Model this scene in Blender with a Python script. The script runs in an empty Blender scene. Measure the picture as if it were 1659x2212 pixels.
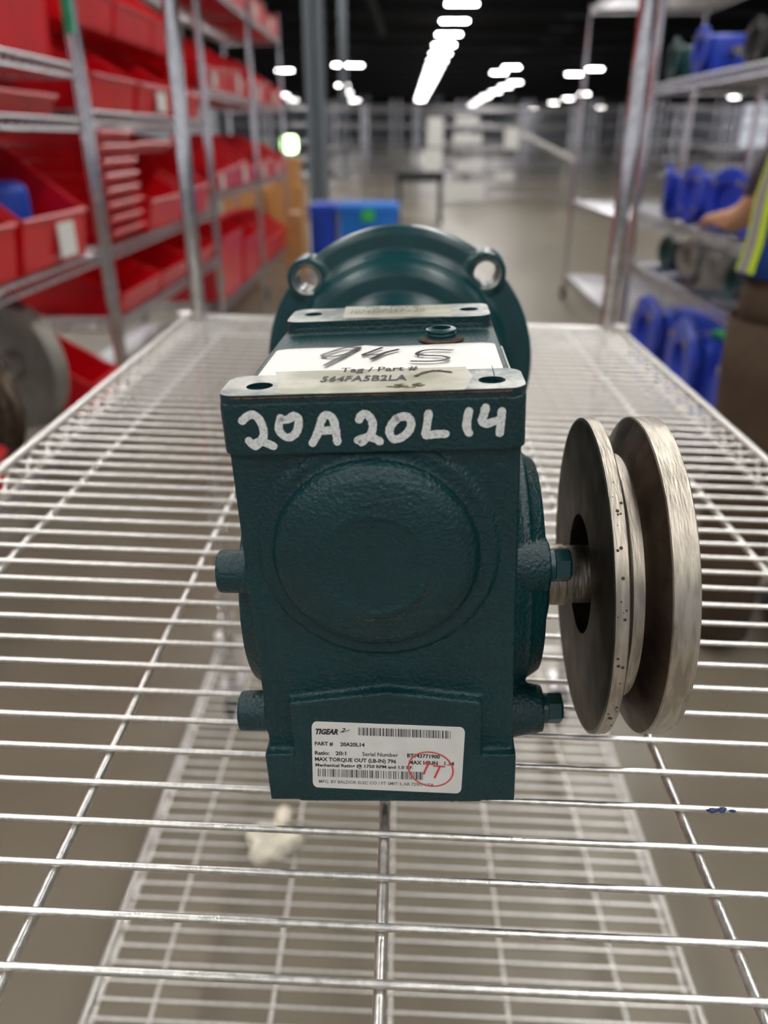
import bpy, bmesh, math, random
from mathutils import Vector, Matrix
random.seed(7)
SC = bpy.context.scene
C = SC.collection

# ---------------------------------------------------------------- camera
F, CX, CY, HC = 1680.0, 829.5, 1106.0, 0.303        # focal length in pixels of a 1659x2212 frame
PITCH = math.atan2(806, F)
YAW = math.atan((872 - 829.5) * math.cos(PITCH) / F)
fw = Vector((-math.sin(YAW) * math.cos(PITCH), math.cos(YAW) * math.cos(PITCH), -math.sin(PITCH)))
rt = Vector((math.cos(YAW), math.sin(YAW), 0))
up = rt.cross(fw)
CAM = Vector((0, 0, HC))
cd = bpy.data.cameras.new('camera')
cd.sensor_fit = 'VERTICAL'; cd.sensor_height = 36; cd.sensor_width = 27
cd.lens = F / 2212 * 36
cd.clip_start = 0.01; cd.clip_end = 400
cd.dof.use_dof = True; cd.dof.focus_distance = 0.352; cd.dof.aperture_fstop = 5.9
cam = bpy.data.objects.new('camera', cd); C.objects.link(cam)
cam.matrix_world = Matrix(((rt.x, up.x, -fw.x, 0), (rt.y, up.y, -fw.y, 0), (rt.z, up.z, -fw.z, HC), (0, 0, 0, 1)))
SC.camera = cam

# ---------------------------------------------------------------- world, exposure
w = bpy.data.worlds.new('world'); SC.world = w; w.use_nodes = True
w.node_tree.nodes['Background'].inputs[0].default_value = (0.62, 0.64, 0.70, 1)
w.node_tree.nodes['Background'].inputs[1].default_value = 0.5
SC.view_settings.view_transform = 'Standard'; SC.view_settings.look = 'None'
SC.view_settings.gamma = 1; SC.view_settings.use_curve_mapping = False
SC.view_settings.exposure = 0.84
LAMP = 30.0            # radiance of the ceiling fixtures
FLOOR = -0.92
LH = HC + 4.6          # height of the ceiling fixtures

# ---------------------------------------------------------------- pixel -> point helpers (measuring only)
def ray(px, py): return fw + rt * ((px - CX) / F) - up * ((py - CY) / F)
def on_z(px, py, z): d = ray(px, py); return CAM + d * ((z - HC) / d.z)
def on_y(px, py, y): d = ray(px, py); return CAM + d * (y / d.y)
def on_x(px, py, x): d = ray(px, py); return CAM + d * (x / d.x)

# ---------------------------------------------------------------- materials
def lin(c):
    c = c / 255.0
    return c / 12.92 if c <= 0.04045 else ((c + 0.055) / 1.055) ** 2.4
def rgb(r, g, b): return (lin(r), lin(g), lin(b), 1)
def mat(name, col, rough=0.5, metal=0.0, bump=0.0, bscale=200.0, var=0.0, vscale=20.0, col2=None, rvar=0.0, coat=0.0, stretch=None, emit=0.0, lo=0.4, hi=0.6, bdist=0.001):
    m = bpy.data.materials.new(name); m.use_nodes = True
    nt = m.node_tree; b = nt.nodes['Principled BSDF']
    b.inputs['Base Color'].default_value = col
    b.inputs['Roughness'].default_value = rough
    b.inputs['Metallic'].default_value = metal
    if coat: b.inputs['Coat Weight'].default_value = coat; b.inputs['Coat Roughness'].default_value = 0.15
    if emit:
        b.inputs['Emission Color'].default_value = col; b.inputs['Emission Strength'].default_value = emit
    tc = None
    def coords():
        nonlocal tc
        if tc is None:
            tc = nt.nodes.new('ShaderNodeTexCoord')
            mp = nt.nodes.new('ShaderNodeMapping'); nt.links.new(tc.outputs['Object'], mp.inputs[0])
            if stretch: mp.inputs['Scale'].default_value = stretch
            tc = mp
        return tc.outputs[0]
    if col2 or var:
        n = nt.nodes.new('ShaderNodeTexNoise'); n.inputs['Scale'].default_value = vscale; n.inputs['Detail'].default_value = 6
        nt.links.new(coords(), n.inputs['Vector'])
        r = nt.nodes.new('ShaderNodeValToRGB')
        r.color_ramp.elements[0].position = lo; r.color_ramp.elements[1].position = hi
        c2 = col2 or tuple(min(1, c * (1 + var)) for c in col[:3]) + (1,)
        c1 = col if col2 else tuple(c * (1 - var) for c in col[:3]) + (1,)
        r.color_ramp.elements[0].color = c1; r.color_ramp.elements[1].color = c2
        nt.links.new(n.outputs[0], r.inputs[0]); nt.links.new(r.outputs[0], b.inputs['Base Color'])
        if rvar:
            mr = nt.nodes.new('ShaderNodeMapRange'); mr.inputs[3].default_value = rough; mr.inputs[4].default_value = min(1, rough + rvar)
            nt.links.new(n.outputs[0], mr.inputs[0]); nt.links.new(mr.outputs[0], b.inputs['Roughness'])
    if bump:
        n = nt.nodes.new('ShaderNodeTexNoise'); n.inputs['Scale'].default_value = bscale; n.inputs['Detail'].default_value = 3
        nt.links.new(coords(), n.inputs['Vector'])
        bp = nt.nodes.new('ShaderNodeBump'); bp.inputs['Strength'].default_value = bump; bp.inputs['Distance'].default_value = bdist
        nt.links.new(n.outputs[0], bp.inputs['Height']); nt.links.new(bp.outputs[0], b.inputs['Normal'])
    return m
M = {}
M['teal'] = mat('teal_cast_paint', rgb(0, 50, 55), 0.31, 0, bump=0.6, bscale=560, var=0.10, vscale=30, rvar=0.12, bdist=0.0016)
M['teal_smooth'] = mat('teal_paint', rgb(3, 58, 63), 0.33, 0, bump=0.1, bscale=200, var=0.1, vscale=60)
M['pad'] = mat('worn_pad_metal', rgb(74, 88, 90), 0.34, 0.7, bump=0.25, bscale=700, col2=rgb(168, 168, 162), vscale=55, lo=0.4, hi=0.62)
M['chrome'] = mat('chrome_wire', rgb(228, 226, 222), 0.24, 1.0, bump=0.2, bscale=900, var=0.10, vscale=260, rvar=0.22)
M['chrome_post'] = mat('chrome_post', rgb(214, 210, 210), 0.1, 1.0, var=0.1, vscale=60)
M['chrome_far'] = mat('chrome_dull', rgb(176, 174, 178), 0.3, 1.0, var=0.12, vscale=40)
M['steel'] = mat('machined_steel', rgb(176, 168, 156), 0.3, 1.0, bump=0.25, bscale=160, var=0.2, vscale=60, rvar=0.2, col2=None, stretch=(6, 1, 1))
M['steel_dark'] = mat('oiled_steel', rgb(112, 98, 86), 0.36, 0.95, bump=0.1, bscale=200, col2=rgb(74, 62, 52), vscale=40, rvar=0.15)
M['white_ink'] = mat('white_paint_pen', rgb(236, 238, 236), 0.6, 0, bump=0.3, bscale=900, col2=rgb(192, 198, 200), vscale=900, lo=0.45, hi=0.7)
M['paper'] = mat('white_paper', rgb(232, 231, 226), 0.55, 0, bump=0.05, bscale=60, var=0.03, vscale=80)
M['film'] = mat('cream_film', rgb(182, 180, 166), 0.42, 0.0, bump=0.12, bscale=90, col2=rgb(150, 150, 128), vscale=60)
M['ink'] = mat('black_print', rgb(38, 36, 40), 0.5)
M['greyink'] = mat('grey_print', rgb(92, 90, 92), 0.5)
M['marker'] = mat('black_marker', rgb(44, 38, 46), 0.35)
M['redink'] = mat('red_stamp_ink', rgb(222, 82, 88), 0.6)
M['rust'] = mat('rust', rgb(96, 74, 60), 0.9, 0, bump=0.4, bscale=900, col2=rgb(60, 48, 40), vscale=500)
M['rust_dark'] = mat('dark_speck', rgb(62, 54, 46), 0.8)
M['red'] = mat('red_plastic', rgb(212, 8, 26), 0.3, 0, var=0.08, vscale=6)
M['blue'] = mat('blue_plastic', rgb(20, 70, 190), 0.4, 0, var=0.1, vscale=8)
M['bluebin'] = mat('sky_blue_plastic', rgb(24, 118, 214), 0.45)
M['bluecast'] = mat('blue_cast_paint', rgb(36, 66, 186), 0.35, 0, bump=0.1, bscale=60, var=0.12, vscale=12)
M['tealcast'] = mat('dark_teal_cast', rgb(14, 66, 66), 0.35, 0, var=0.15, vscale=10)
M['greycast'] = mat('grey_cast', rgb(150, 146, 138), 0.45, 0.3, var=0.15, vscale=12)
M['rubber'] = mat('dark_rubber', rgb(40, 40, 42), 0.7)
M['card'] = mat('cardboard', rgb(190, 138, 84), 0.85, 0, var=0.06, vscale=12)
M['black'] = mat('black_laminate', rgb(26, 26, 28), 0.5)
M['floor'] = mat('sealed_concrete', rgb(122, 113, 98), 0.26, 0, bump=0.03, bscale=8, var=0.05, vscale=1.6, rvar=0.15)
M['ceiling'] = mat('black_painted_deck', rgb(30, 30, 36), 0.9)
M['ceilsteel'] = mat('dark_painted_steel', rgb(52, 54, 60), 0.7)
M['column'] = mat('grey_painted_column', rgb(92, 98, 104), 0.6)
M['wall'] = mat('white_wall', rgb(168, 170, 178), 0.8, var=0.04, vscale=0.5)
M['lamp'] = mat('lamp_diffuser', (1, 0.985, 0.95, 1), 0.5, emit=LAMP)
M['unlit'] = mat('unlit_diffuser', rgb(120, 122, 126), 0.5)
M['green'] = mat('green_tape', rgb(30, 150, 104), 0.5)
M['limetag'] = mat('green_tag', rgb(60, 190, 90), 0.5)
M['bluetape'] = mat('blue_paint_smear', rgb(44, 62, 104), 0.5)
M['exit'] = mat('pale_green_lamp', rgb(214, 244, 190), 0.5, emit=5)
M['rag'] = mat('beige_rag', rgb(218, 210, 192), 0.9, bump=0.5, bscale=60)
M['navy'] = mat('blue_vest_cloth', rgb(14, 62, 140), 0.8, bump=0.2, bscale=90)
M['lime'] = mat('lime_tape', rgb(196, 222, 40), 0.5)
M['silver'] = mat('grey_reflective_tape', rgb(150, 144, 146), 0.45)
M['trouser'] = mat('brown_trousers', rgb(74, 58, 42), 0.9, bump=0.3, bscale=40, var=0.15, vscale=10)
M['skin'] = mat('skin', rgb(206, 156, 122), 0.55)
M['hair'] = mat('dark_hair', rgb(42, 32, 26), 0.6)
M['sleeve'] = mat('grey_sleeve', rgb(96, 90, 102), 0.85)
M['brass'] = mat('brass', rgb(170, 140, 90), 0.35, 0.8)

# ---------------------------------------------------------------- object helpers
def link(name, me, m=None, parent=None, smooth=False, angle=None):
    o = bpy.data.objects.new(name, me); C.objects.link(o)
    if m is not None and not me.materials: me.materials.append(m)
    if parent is not None: o.parent = parent
    if smooth:
        me.polygons.foreach_set('use_smooth', [True] * len(me.polygons))
        if angle:
            try: me.set_sharp_from_angle(angle=math.radians(angle))
            except Exception: pass
    return o
def finish(name, bm, m, parent=None, smooth=False, angle=35):
    me = bpy.data.meshes.new(name); bm.normal_update(); bm.to_mesh(me); bm.free()
    return link(name, me, m, parent, smooth, angle)
def empty(name, loc=(0, 0, 0), rz=0.0):
    o = bpy.data.objects.new(name, None); C.objects.link(o); o.location = loc; o.rotation_euler = (0, 0, rz)
    o.empty_display_size = 0.05
    return o
def tag(o, label=None, cat=None, group=None, kind=None):
    if label: o['label'] = label
    if cat: o['category'] = cat
    if group: o['group'] = group
    if kind: o['kind'] = kind
    return o
def copy_tree(o, parent=None):
    c = o.copy(); C.objects.link(c); c.parent = parent
    for ch in list(o.children): copy_tree(ch, c)
    return c
def box(bm, x0, x1, y0, y1, z0, z1, bev=0.0, mtx=None, seg=2):
    r = bmesh.ops.create_cube(bm, size=1)
    vs = r['verts']
    for v in vs:
        v.co = Vector(((x0 + x1) / 2 + v.co.x * (x1 - x0), (y0 + y1) / 2 + v.co.y * (y1 - y0), (z0 + z1) / 2 + v.co.z * (z1 - z0)))
    if bev:
        es = list({e for v in vs for e in v.link_edges})
        rr = bmesh.ops.bevel(bm, geom=es, offset=bev, segments=seg, affect='EDGES', profile=0.5)
        vs = list({v for f in rr['faces'] for v in f.verts} | {v for v in vs if v.is_valid})
    if mtx:
        for v in vs: v.co = mtx @ v.co
    return vs
def tube(bm, p0, p1, r, n=8, r1=None, cap=True):
    p0 = Vector(p0); p1 = Vector(p1); d = p1 - p0; L = d.length
    if L < 1e-9: return
    d.normalize(); a = Vector((0, 0, 1)) if abs(d.z) < 0.9 else Vector((1, 0, 0))
    u = d.cross(a).normalized(); v = d.cross(u)
    if r1 is None: r1 = r
    A = [bm.verts.new(p0 + (u * math.cos(2 * math.pi * i / n) + v * math.sin(2 * math.pi * i / n)) * r) for i in range(n)]
    B = [bm.verts.new(p1 + (u * math.cos(2 * math.pi * i / n) + v * math.sin(2 * math.pi * i / n)) * r1) for i in range(n)]
    for i in range(n):
        j = (i + 1) % n
        bm.faces.new((A[i], B[i], B[j], A[j]))
    if cap:
        bm.faces.new(A); bm.faces.new(B[::-1])
def lathe(bm, prof, n=48, mtx=None, closed=False):
    """prof: list of (r, t); axis +X (t along X)"""
    rings = []
    for r, t in prof:
        if r < 1e-7:
            v = bm.verts.new(Vector((t, 0, 0))); rings.append([v] * n)
        else:
            rings.append([bm.verts.new(Vector((t, r * math.cos(2 * math.pi * i / n), r * math.sin(2 * math.pi * i / n)))) for i in range(n)])
    pairs = list(zip(rings[:-1], rings[1:]))
    if closed: pairs.append((rings[-1], rings[0]))
    for A, B in pairs:
        for i in range(n):
            j = (i + 1) % n
            f = []
            for v in (A[i], A[j], B[j], B[i]):
                if v not in f: f.append(v)
            if len(f) > 2: bm.faces.new(f)
    if mtx:
        for v in {v for R in rings for v in R}: v.co = mtx @ v.co
    bmesh.ops.recalc_face_normals(bm, faces=bm.faces)
def axis_m(loc, axis):
    """matrix taking lathe axis +X to the given axis, at loc"""
    q = Vector((1, 0, 0)).rotation_difference(Vector(axis).normalized())
    return Matrix.Translation(Vector(loc)) @ q.to_matrix().to_4x4()
def evaluated(o):
    dg = bpy.context.evaluated_depsgraph_get(); dg.update()
    me = bpy.data.meshes.new_from_object(o.evaluated_get(dg))
    return me
ORD = ['first', 'second', 'third', 'fourth', 'fifth', 'sixth', 'seventh', 'eighth', 'ninth', 'tenth', 'eleventh', 'twelfth', 'thirteenth',
       'fourteenth', 'fifteenth', 'sixteenth', 'seventeenth', 'eighteenth', 'nineteenth', 'twentieth', 'twenty-first', 'twenty-second', 'twenty-third',
       'twenty-fourth', 'twenty-fifth', 'twenty-sixth', 'twenty-seventh', 'twenty-eighth']

# ================================================================ THE SETTING
bm = bmesh.new(); box(bm, -45, 60, -20, 162, FLOOR - 0.1, FLOOR)
tag(finish('floor', bm, M['floor']), kind='structure')
bm = bmesh.new(); box(bm, -45, 60, -20, 162, LH + 0.75, LH + 0.9)
tag(finish('ceiling', bm, M['ceiling']), kind='structure')
bm = bmesh.new(); box(bm, -45, 60, 156, 156.4, FLOOR, LH + 0.75)
tag(finish('wall_back', bm, M['wall']), kind='structure')
bm = bmesh.new(); box(bm, -9.5, -5.9, 27, 27.3, FLOOR, HC + 1.5)
tag(finish('wall_left', bm, M['wall']), kind='structure')
# steel joists under the deck
tr = bmesh.new()
for k in range(16):
    y = 14 + k * 7.0
    box(tr, -40, 50, y - 0.08, y + 0.08, LH + 0.45, LH + 0.75)
o = finish('trim_1', tr, M['ceilsteel']); tag(o, kind='structure')

# ---------------------------------------------------------------- ceiling fixtures
def make_fixture(lit):
    root = empty('ceiling_light')
    bm = bmesh.new(); box(bm, -0.62, 0.62, -0.2, 0.2, 0.0, 0.09, 0.02); finish('housing', bm, M['ceilsteel'], root)
    bm = bmesh.new(); box(bm, -0.57, 0.57, -0.16, 0.16, -0.025, 0.0, 0.008); finish('diffuser', bm, M['lamp'] if lit else M['unlit'], root)
    bm = bmesh.new()
    for sx in (-0.45, 0.45): tube(bm, (sx, 0, 0.08), (sx, 0, 0.46), 0.008, 6)
    finish('hanger', bm, M['ceilsteel'], root)
    return root
proto_lit = None; proto_off = None
def fixture(x, y, label, group, lit=True):
    global proto_lit, proto_off
    if lit:
        r = proto_lit = make_fixture(True) if proto_lit is None else proto_lit
        o = r if 'label' not in r else copy_tree(r)
    else:
        r = proto_off = make_fixture(False) if proto_off is None else proto_off
        o = r if 'label' not in r else copy_tree(r)
    o.location = (x, y, LH); tag(o, label, 'ceiling light', group)
rowname = {2.15: 'central row straight ahead', -4.2: 'left row past the red bins', 9.9: 'right-hand middle row', 18.5: 'far right row', -11.0: 'leftmost row'}
def yof(py, x=0):     # distance at which the fixture height is seen at this image height
    return on_z(CX, py, LH).y
ys = [34.8 + 4.75 * k for k in range(18)]
for i, y in enumerate(ys):
    fixture(2.15, y, 'bright ceiling light, %s from the front of the %s' % (ORD[i], rowname[2.15]), 'lit ceiling lights of the central row')
for i, (px, py) in enumerate(((1105, 145), (1078, 157), (1112, 178), (1092, 187), (1070, 198), (1050, 208), (1035, 217), (1020, 226))):
    p = on_z(px, py, LH); fixture(p.x, p.y, 'bright ceiling light, %s from the front of the right middle row' % ORD[i], 'lit ceiling lights of the right middle row')
for i, (px, py) in enumerate(((1240, 160), (1284, 149), (1262, 203), (1228, 213), (1196, 222), (1171, 231), (1152, 237), (1272, 238))):
    p = on_z(px, py, LH); fixture(p.x, p.y, 'bright ceiling light, %s from the front of the far right row' % ORD[i], 'lit ceiling lights of the far right row')
for i, (px, py) in enumerate(((738, 140), (765, 141), (740, 184), (748, 200), (766, 217), (615, 152), (612, 205), (632, 216))):
    p = on_z(px, py, LH)
    fixture(p.x, p.y, 'small bright ceiling light, %s of those left of the grey column, counted from nearest' % ORD[i], 'lit ceiling lights left of the column')
for i, (px, py) in enumerate(((1585, 210), (1626, 243), (1298, 232))):
    p = on_z(px, py, LH)
    fixture(p.x, p.y, 'small bright ceiling light seen between the right-hand racks, %s from the left' % ORD[(1, 2, 0)[i]], 'lit ceiling lights behind the right racks')
for i in range(3):
    p = on_z((1250, 1215, 1190)[i], (35, 62, 88)[i], LH)
    fixture(p.x, p.y, 'unlit grey ceiling light, %s from the front, right of the central row' % ORD[i], 'unlit ceiling lights', lit=False)
# fixtures overhead and behind, which light the trolley
for x, nm_, st in ((-3.0, 'left', 2.4), (2.15, 'right', 2.4), (9.0, 'far right', 4.8), (-9.5, 'far left', 4.8)):
    n = 0; y = -7.0
    while y < 30.5:
        fixture(x, y, 'ceiling light out of view overhead, %s of the %s row above the trolley aisle' % (ORD[n], nm_), 'ceiling lights overhead')
        y += st; n += 1

# ---------------------------------------------------------------- columns, pipe
def column(px, d, wd, label):
    p = on_y(px, 306, d)
    root = empty('steel_column', (p.x, d, FLOOR)); tag(root, label, 'column')
    bm = bmesh.new()
    h = LH + 0.6 - FLOOR
    box(bm, -wd / 2, wd / 2, -wd / 2, -wd / 2 + 0.02, 0, h); box(bm, -wd / 2, wd / 2, wd / 2 - 0.02, wd / 2, 0, h); box(bm, -0.02, 0.02, -wd / 2, wd / 2, 0, h)
    finish('shaft', bm, M['column'], root)
    bm = bmesh.new(); box(bm, -wd * .8, wd * .8, -wd * .8, wd * .8, 0, 0.04, 0.005); finish('base_plate', bm, M['column'], root)
column(686, 14, 0.30, 'thick grey steel column left of the row of bright lights')
column(745, 30, 0.25, 'thin dark column right of the thick grey column')
bm = bmesh.new(); tube(bm, (-1.6, 22, LH + 0.3), (-1.1, 44, LH + 0.0), 0.16, 12)
tag(finish('duct', bm, M['ceilsteel'], smooth=True), 'long dark round duct slanting under the black ceiling', 'duct')

# ================================================================ THE WIRE TROLLEY
TILT = 0.026
def wave_truss(bm, a, b, z0, z1, pitch, r):
    a = Vector(a); b = Vector(b); L = (b - a).length; n = max(2, int(L / pitch)); d = (b - a) / n
    for i in range(n):
        p = a + d * i; q = p + d; m_ = (p + q) / 2
        tube(bm, (p.x, p.y, z0), (m_.x, m_.y, z1), r, 5, cap=False); tube(bm, (m_.x, m_.y, z1), (q.x, q.y, z0), r, 5, cap=False)
trolley = empty('wire_shelf_trolley', (0, 0.68, FLOOR))
tag(trolley, 'chrome wire shelf trolley filling the foreground under the green gear reducer', 'trolley')
def tpart(name, bm, m, parent, smooth=True, angle=40):
    return finish(name, bm, m, parent, smooth, angle)
XL, XR, YF, YB = -0.388, 0.391, -0.10, 1.415
def wire_shelf(z):
    sh = bpy.data.objects.new('wire_shelf', None)
    bm = bmesh.new()
    c = [(XL, YF), (XR, YF), (XR, YB), (XL, YB)]
    for i in range(4):
        a = c[i]; b = c[(i + 1) % 4]
        tube(bm, (*a, 0.0035), (*b, 0.0035), 0.0043, 10); tube(bm, (*a, -0.026), (*b, -0.026), 0.003, 8)
        wave_truss(bm, (*a, 0), (*b, 0), 0.001, -0.025, 0.05, 0.0019)
    for x, y in c: tube(bm, (x, y, -0.032), (x, y, 0.010), 0.0175, 14)
    sh = tpart('wire_shelf', bm, M['chrome'], trolley)
    sh.location = (0, -0.68, z - FLOOR); sh.rotation_euler = (0, TILT, 0)
    # long support rods
    bm = bmesh.new(); tube(bm, (0, YF, 0), (0, YB, 0), 0.0027, 10)
    rod = tpart('support_rod', bm, M['chrome'], sh); first = True
    for k in range(-2, 3):
        o = rod if first else rod.copy()
        if not first: C.objects.link(o)
        first = False
        o.parent = sh; o.location = (-0.006 + 0.151 * k, 0, -0.0044)
    bm = bmesh.new(); tube(bm, (XL, 0.0095 * 0.388, 0), (XR, -0.0095 * 0.391, 0), 0.00172, 10)
    wire = tpart('surface_wire', bm, M['chrome'], sh); first = True
    k = -32
    while True:
        y = 0.6172 - 0.0247 * k
        if y < YF + 0.01: break
        o = wire if first else wire.copy()
        if not first: C.objects.link(o)
        first = False
        o.parent = sh; o.location = (0, y, 0)
        k += 1
    return sh
top_shelf = wire_shelf(0.0)
low_shelf = wire_shelf(-0.70)
# posts: ribbed chrome tubes, slightly leaning
def post_mesh(p0, p1, r=0.0125, ribs=True):
    bm = bmesh.new(); p0 = Vector(p0); p1 = Vector(p1)
    tube(bm, p0, p1, r, 14)
    if ribs:
        n = int((p1 - p0).length / 0.0254)
        for i in range(n + 1):
            q = p0.lerp(p1, i / max(n, 1)); d = (p1 - p0).normalized() * 0.0015
            tube(bm, q - d, q + d, r * 1.1, 12)
    return bm
def tl(x, y, z): return (x, y - 0.68, z - FLOOR)
for (a, b) in (((-0.372, 1.40, -0.80), (-0.355, 1.40, 0.90)), ((0.3665, 1.42, -0.80), (0.3735, 1.42, 0.90)),
               ((-0.385, YF, -0.80), (-0.385, YF, 0.90)), ((0.388, YF, -0.80), (0.388, YF, 0.90))):
    p = tpart('post', post_mesh(tl(*a), tl(*b)), M['chrome_post'], trolley)
for (x, y) in ((-0.374, 1.40), (0.366, 1.42), (-0.385, YF), (0.388, YF)):
    bm = bmesh.new()
    lathe(bm, [(0, -0.014), (0.05, -0.014), (0.055, -0.008), (0.055, 0.008), (0.05, 0.014), (0, 0.014)], 24, axis_m(tl(x, y + 0.02, FLOOR + 0.056), (1, 0, 0)))
    ca = tpart('caster', bm, M['rubber'], trolley)
    bm = bmesh.new()
    X, Y, Z = tl(x, y, FLOOR)
    box(bm, X - 0.022, X - 0.018, Y - 0.01, Y + 0.045, 0.05, 0.118); box(bm, X + 0.018, X + 0.022, Y - 0.01, Y + 0.045, 0.05, 0.118)
    box(bm, X - 0.022, X + 0.022, Y - 0.02, Y + 0.045, 0.114, 0.12)
    tpart('fork', bm, M['chrome_far'], ca, False)
# blue smear and flake on the wire at right
def on_shelf(px, py, dz=0.0):
    d = ray(px, py); s = -(HC - dz) / (d.z + TILT * d.x); return CAM + d * s
p = on_shelf(1556, 1750, 0.002)
bm = bmesh.new()
for i in range(9):
    q = p + Vector((random.uniform(-0.006, 0.006), random.uniform(-0.0008, 0.0008), random.uniform(-0.0002, 0.0005)))
    bmesh.ops.create_icosphere(bm, subdivisions=1, radius=random.uniform(0.0009, 0.0017), matrix=Matrix.Translation(q) @ Matrix.Diagonal((1.8, 0.9, 0.6, 1)))
tag(finish('tape_scrap', bm, M['bluetape'], smooth=True, angle=0), 'dark blue scrap of tape stuck on a chrome shelf wire at right', 'tape scrap')

# crumpled rag on the lower shelf
p = on_z(588, 1835, -0.70)
bm = bmesh.new()
bmesh.ops.create_icosphere(bm, subdivisions=4, radius=1.0)
for v in bm.verts:
    a = math.atan2(v.co.y, v.co.x); r = 1 + 0.16 * math.sin(3 * a + 1) + 0.10 * math.sin(5 * a) + 0.05 * math.sin(9 * a + v.co.z * 4)
    hump = 0.022 * (1 + 0.5 * math.sin(6 * v.co.x + 2) * math.cos(5 * v.co.y))
    v.co = Vector((v.co.x * r * 0.040, v.co.y * r * 0.034, max(-0.2, v.co.z) * hump))
rag = finish('rag', bm, M['rag'], smooth=True, angle=0)
rag.location = (p.x, p.y, -0.6855)
bm = bmesh.new(); bmesh.ops.create_icosphere(bm, subdivisions=3, radius=0.013, matrix=Matrix.Translation((0.012, 0.048, 0.007)) @ Matrix.Diagonal((1, 1.5, 0.7, 1)))
k_ = finish('tail', bm, M['rag'], rag, True, 0)
tag(rag, 'pale beige crumpled rag lying on the lower shelf of the trolley', 'rag')

# ================================================================ THE GEAR REDUCER
GW, GD, GH = 0.1209, 0.1815, 0.2083
psi, rho, tau = -0.0285, -0.0455, -0.012
Rz = Matrix.Rotation(psi, 4, 'Z'); Ry = Matrix.Rotation(rho, 4, 'Y'); Rx = Matrix.Rotation(tau, 4, 'X')
GM = Matrix.Translation((-0.0631, 0.2878, 0.0045)) @ Rz @ Ry @ Rx
GI = GM.inverted()
gear = empty('gear_reducer'); gear.matrix_world = GM
tag(gear, 'dark green cast gear reducer with a steel pulley, standing on the wire trolley', 'gear reducer')
def loc(px, py, axis, val):
    d = GI.to_3x3() @ ray(px, py); c = GI @ CAM
    s = (val - c[axis]) / d[axis]; return c + d * s
def cylY(bm, x, y0, y1, z, r0, r1=None, n=48): tube(bm, (x, y0, z), (x, y1, z), r0, n, r1)
def cylX(bm, x0, x1, y, z, r0, r1=None, n=40): tube(bm, (x0, y, z), (x1, y, z), r0, n, r1)
def round_plate(bm, x0, x1, y0, y1, z0, z1, rad, n=8):
    pts = []
    for cx, cy, a0 in ((x1 - rad, y1 - rad, 0), (x0 + rad, y1 - rad, 90), (x0 + rad, y0 + rad, 180), (x1 - rad, y0 + rad, 270)):
        for i in range(n + 1):
            a = math.radians(a0 + 90 * i / n); pts.append((cx + rad * math.cos(a), cy + rad * math.sin(a)))
    A = [bm.verts.new((x, y, z0)) for x, y in pts]; B = [bm.verts.new((x, y, z1)) for x, y in pts]
    bm.faces.new(A[::-1]); bm.faces.new(B)
    for i in range(len(pts)): j = (i + 1) % len(pts); bm.faces.new((A[i], A[j], B[j], B[i]))
hb = bmesh.new()
box(hb, 0.0015, GW - 0.0015, 0.0045, 0.170, 0.0, 0.2008)              # core
round_plate(hb, 0.0, GW, 0.0, 0.0300, 0.1835, GH - 0.0034, 0.006)               # front head block
round_plate(hb, 0.0035, GW - 0.0035, 0.1427, 0.1815, 0.17, GH - 0.0034, 0.008)       # rear head block
box(hb, 0.0, GW, -0.0002, 0.03, 0.0, 0.029)                           # feet
box(hb, 0.0, GW, 0.15, 0.1815, 0.0, 0.029)
# raised plate with a gabled top edge that carries the sticker
vs = [(0.0148, 0.0), (0.1045, 0.0), (0.1045, 0.0605), (0.098, 0.0615), (0.0610, 0.0665), (0.022, 0.0615), (0.0148, 0.0605)]
A = [hb.verts.new((x, -0.0012, z)) for x, z in vs]; B = [hb.verts.new((x, 0.02, z)) for x, z in vs]
hb.faces.new(A); hb.faces.new(B[::-1])
for i in range(len(vs)):
    j = (i + 1) % len(vs); hb.faces.new((A[j], A[i], B[i], B[j]))
# vertical shallow ribs at both edges of the waist
cylY(hb, 0.0600, 0.0024, 0.0100, 0.1365, 0.0500, 0.058, 64)            # outer swelling
lathe(hb, [(0, -0.0080), (0.0215, -0.0080), (0.0222, -0.0086), (0.030, -0.0074), (0.0375, -0.0055), (0.0422, -0.0026), (0.0438, 0.0012), (0.0440, 0.006), (0, 0.006)], 72, axis_m((0.0592, 0, 0.1365), (0, 1, 0)))
# side lugs left
for z in (0.1225, 0.0435):
    cylX(hb, -0.0132, 0.02, 0.0150, z, 0.0098, 0.0104)
    cylX(hb, -0.0132, 0.02, 0.125, z, 0.0098, 0.0104)
cylX(hb, -0.0085, 0.01, 0.070, 0.086, 0.052, 0.060, 64)               # left bearing cover
# right side bearing cover, with bolt bosses
cylX(hb, GW - 0.01, 0.1290, 0.083, 0.088, 0.066, 0.064, 64)
cylX(hb, GW, 0.1362, 0.081, 0.088, 0.066, 0.056, 64)
BO = [(0.034, 0.1125), (0.033, 0.0300), (0.135, 0.04)]
for (y, z) in BO: cylX(hb, GW - 0.012, 0.1372, y, z, 0.0165, 0.0118)
cylX(hb, 0.12, 0.1405, 0.069, 0.088, 0.026, 0.024)
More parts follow.
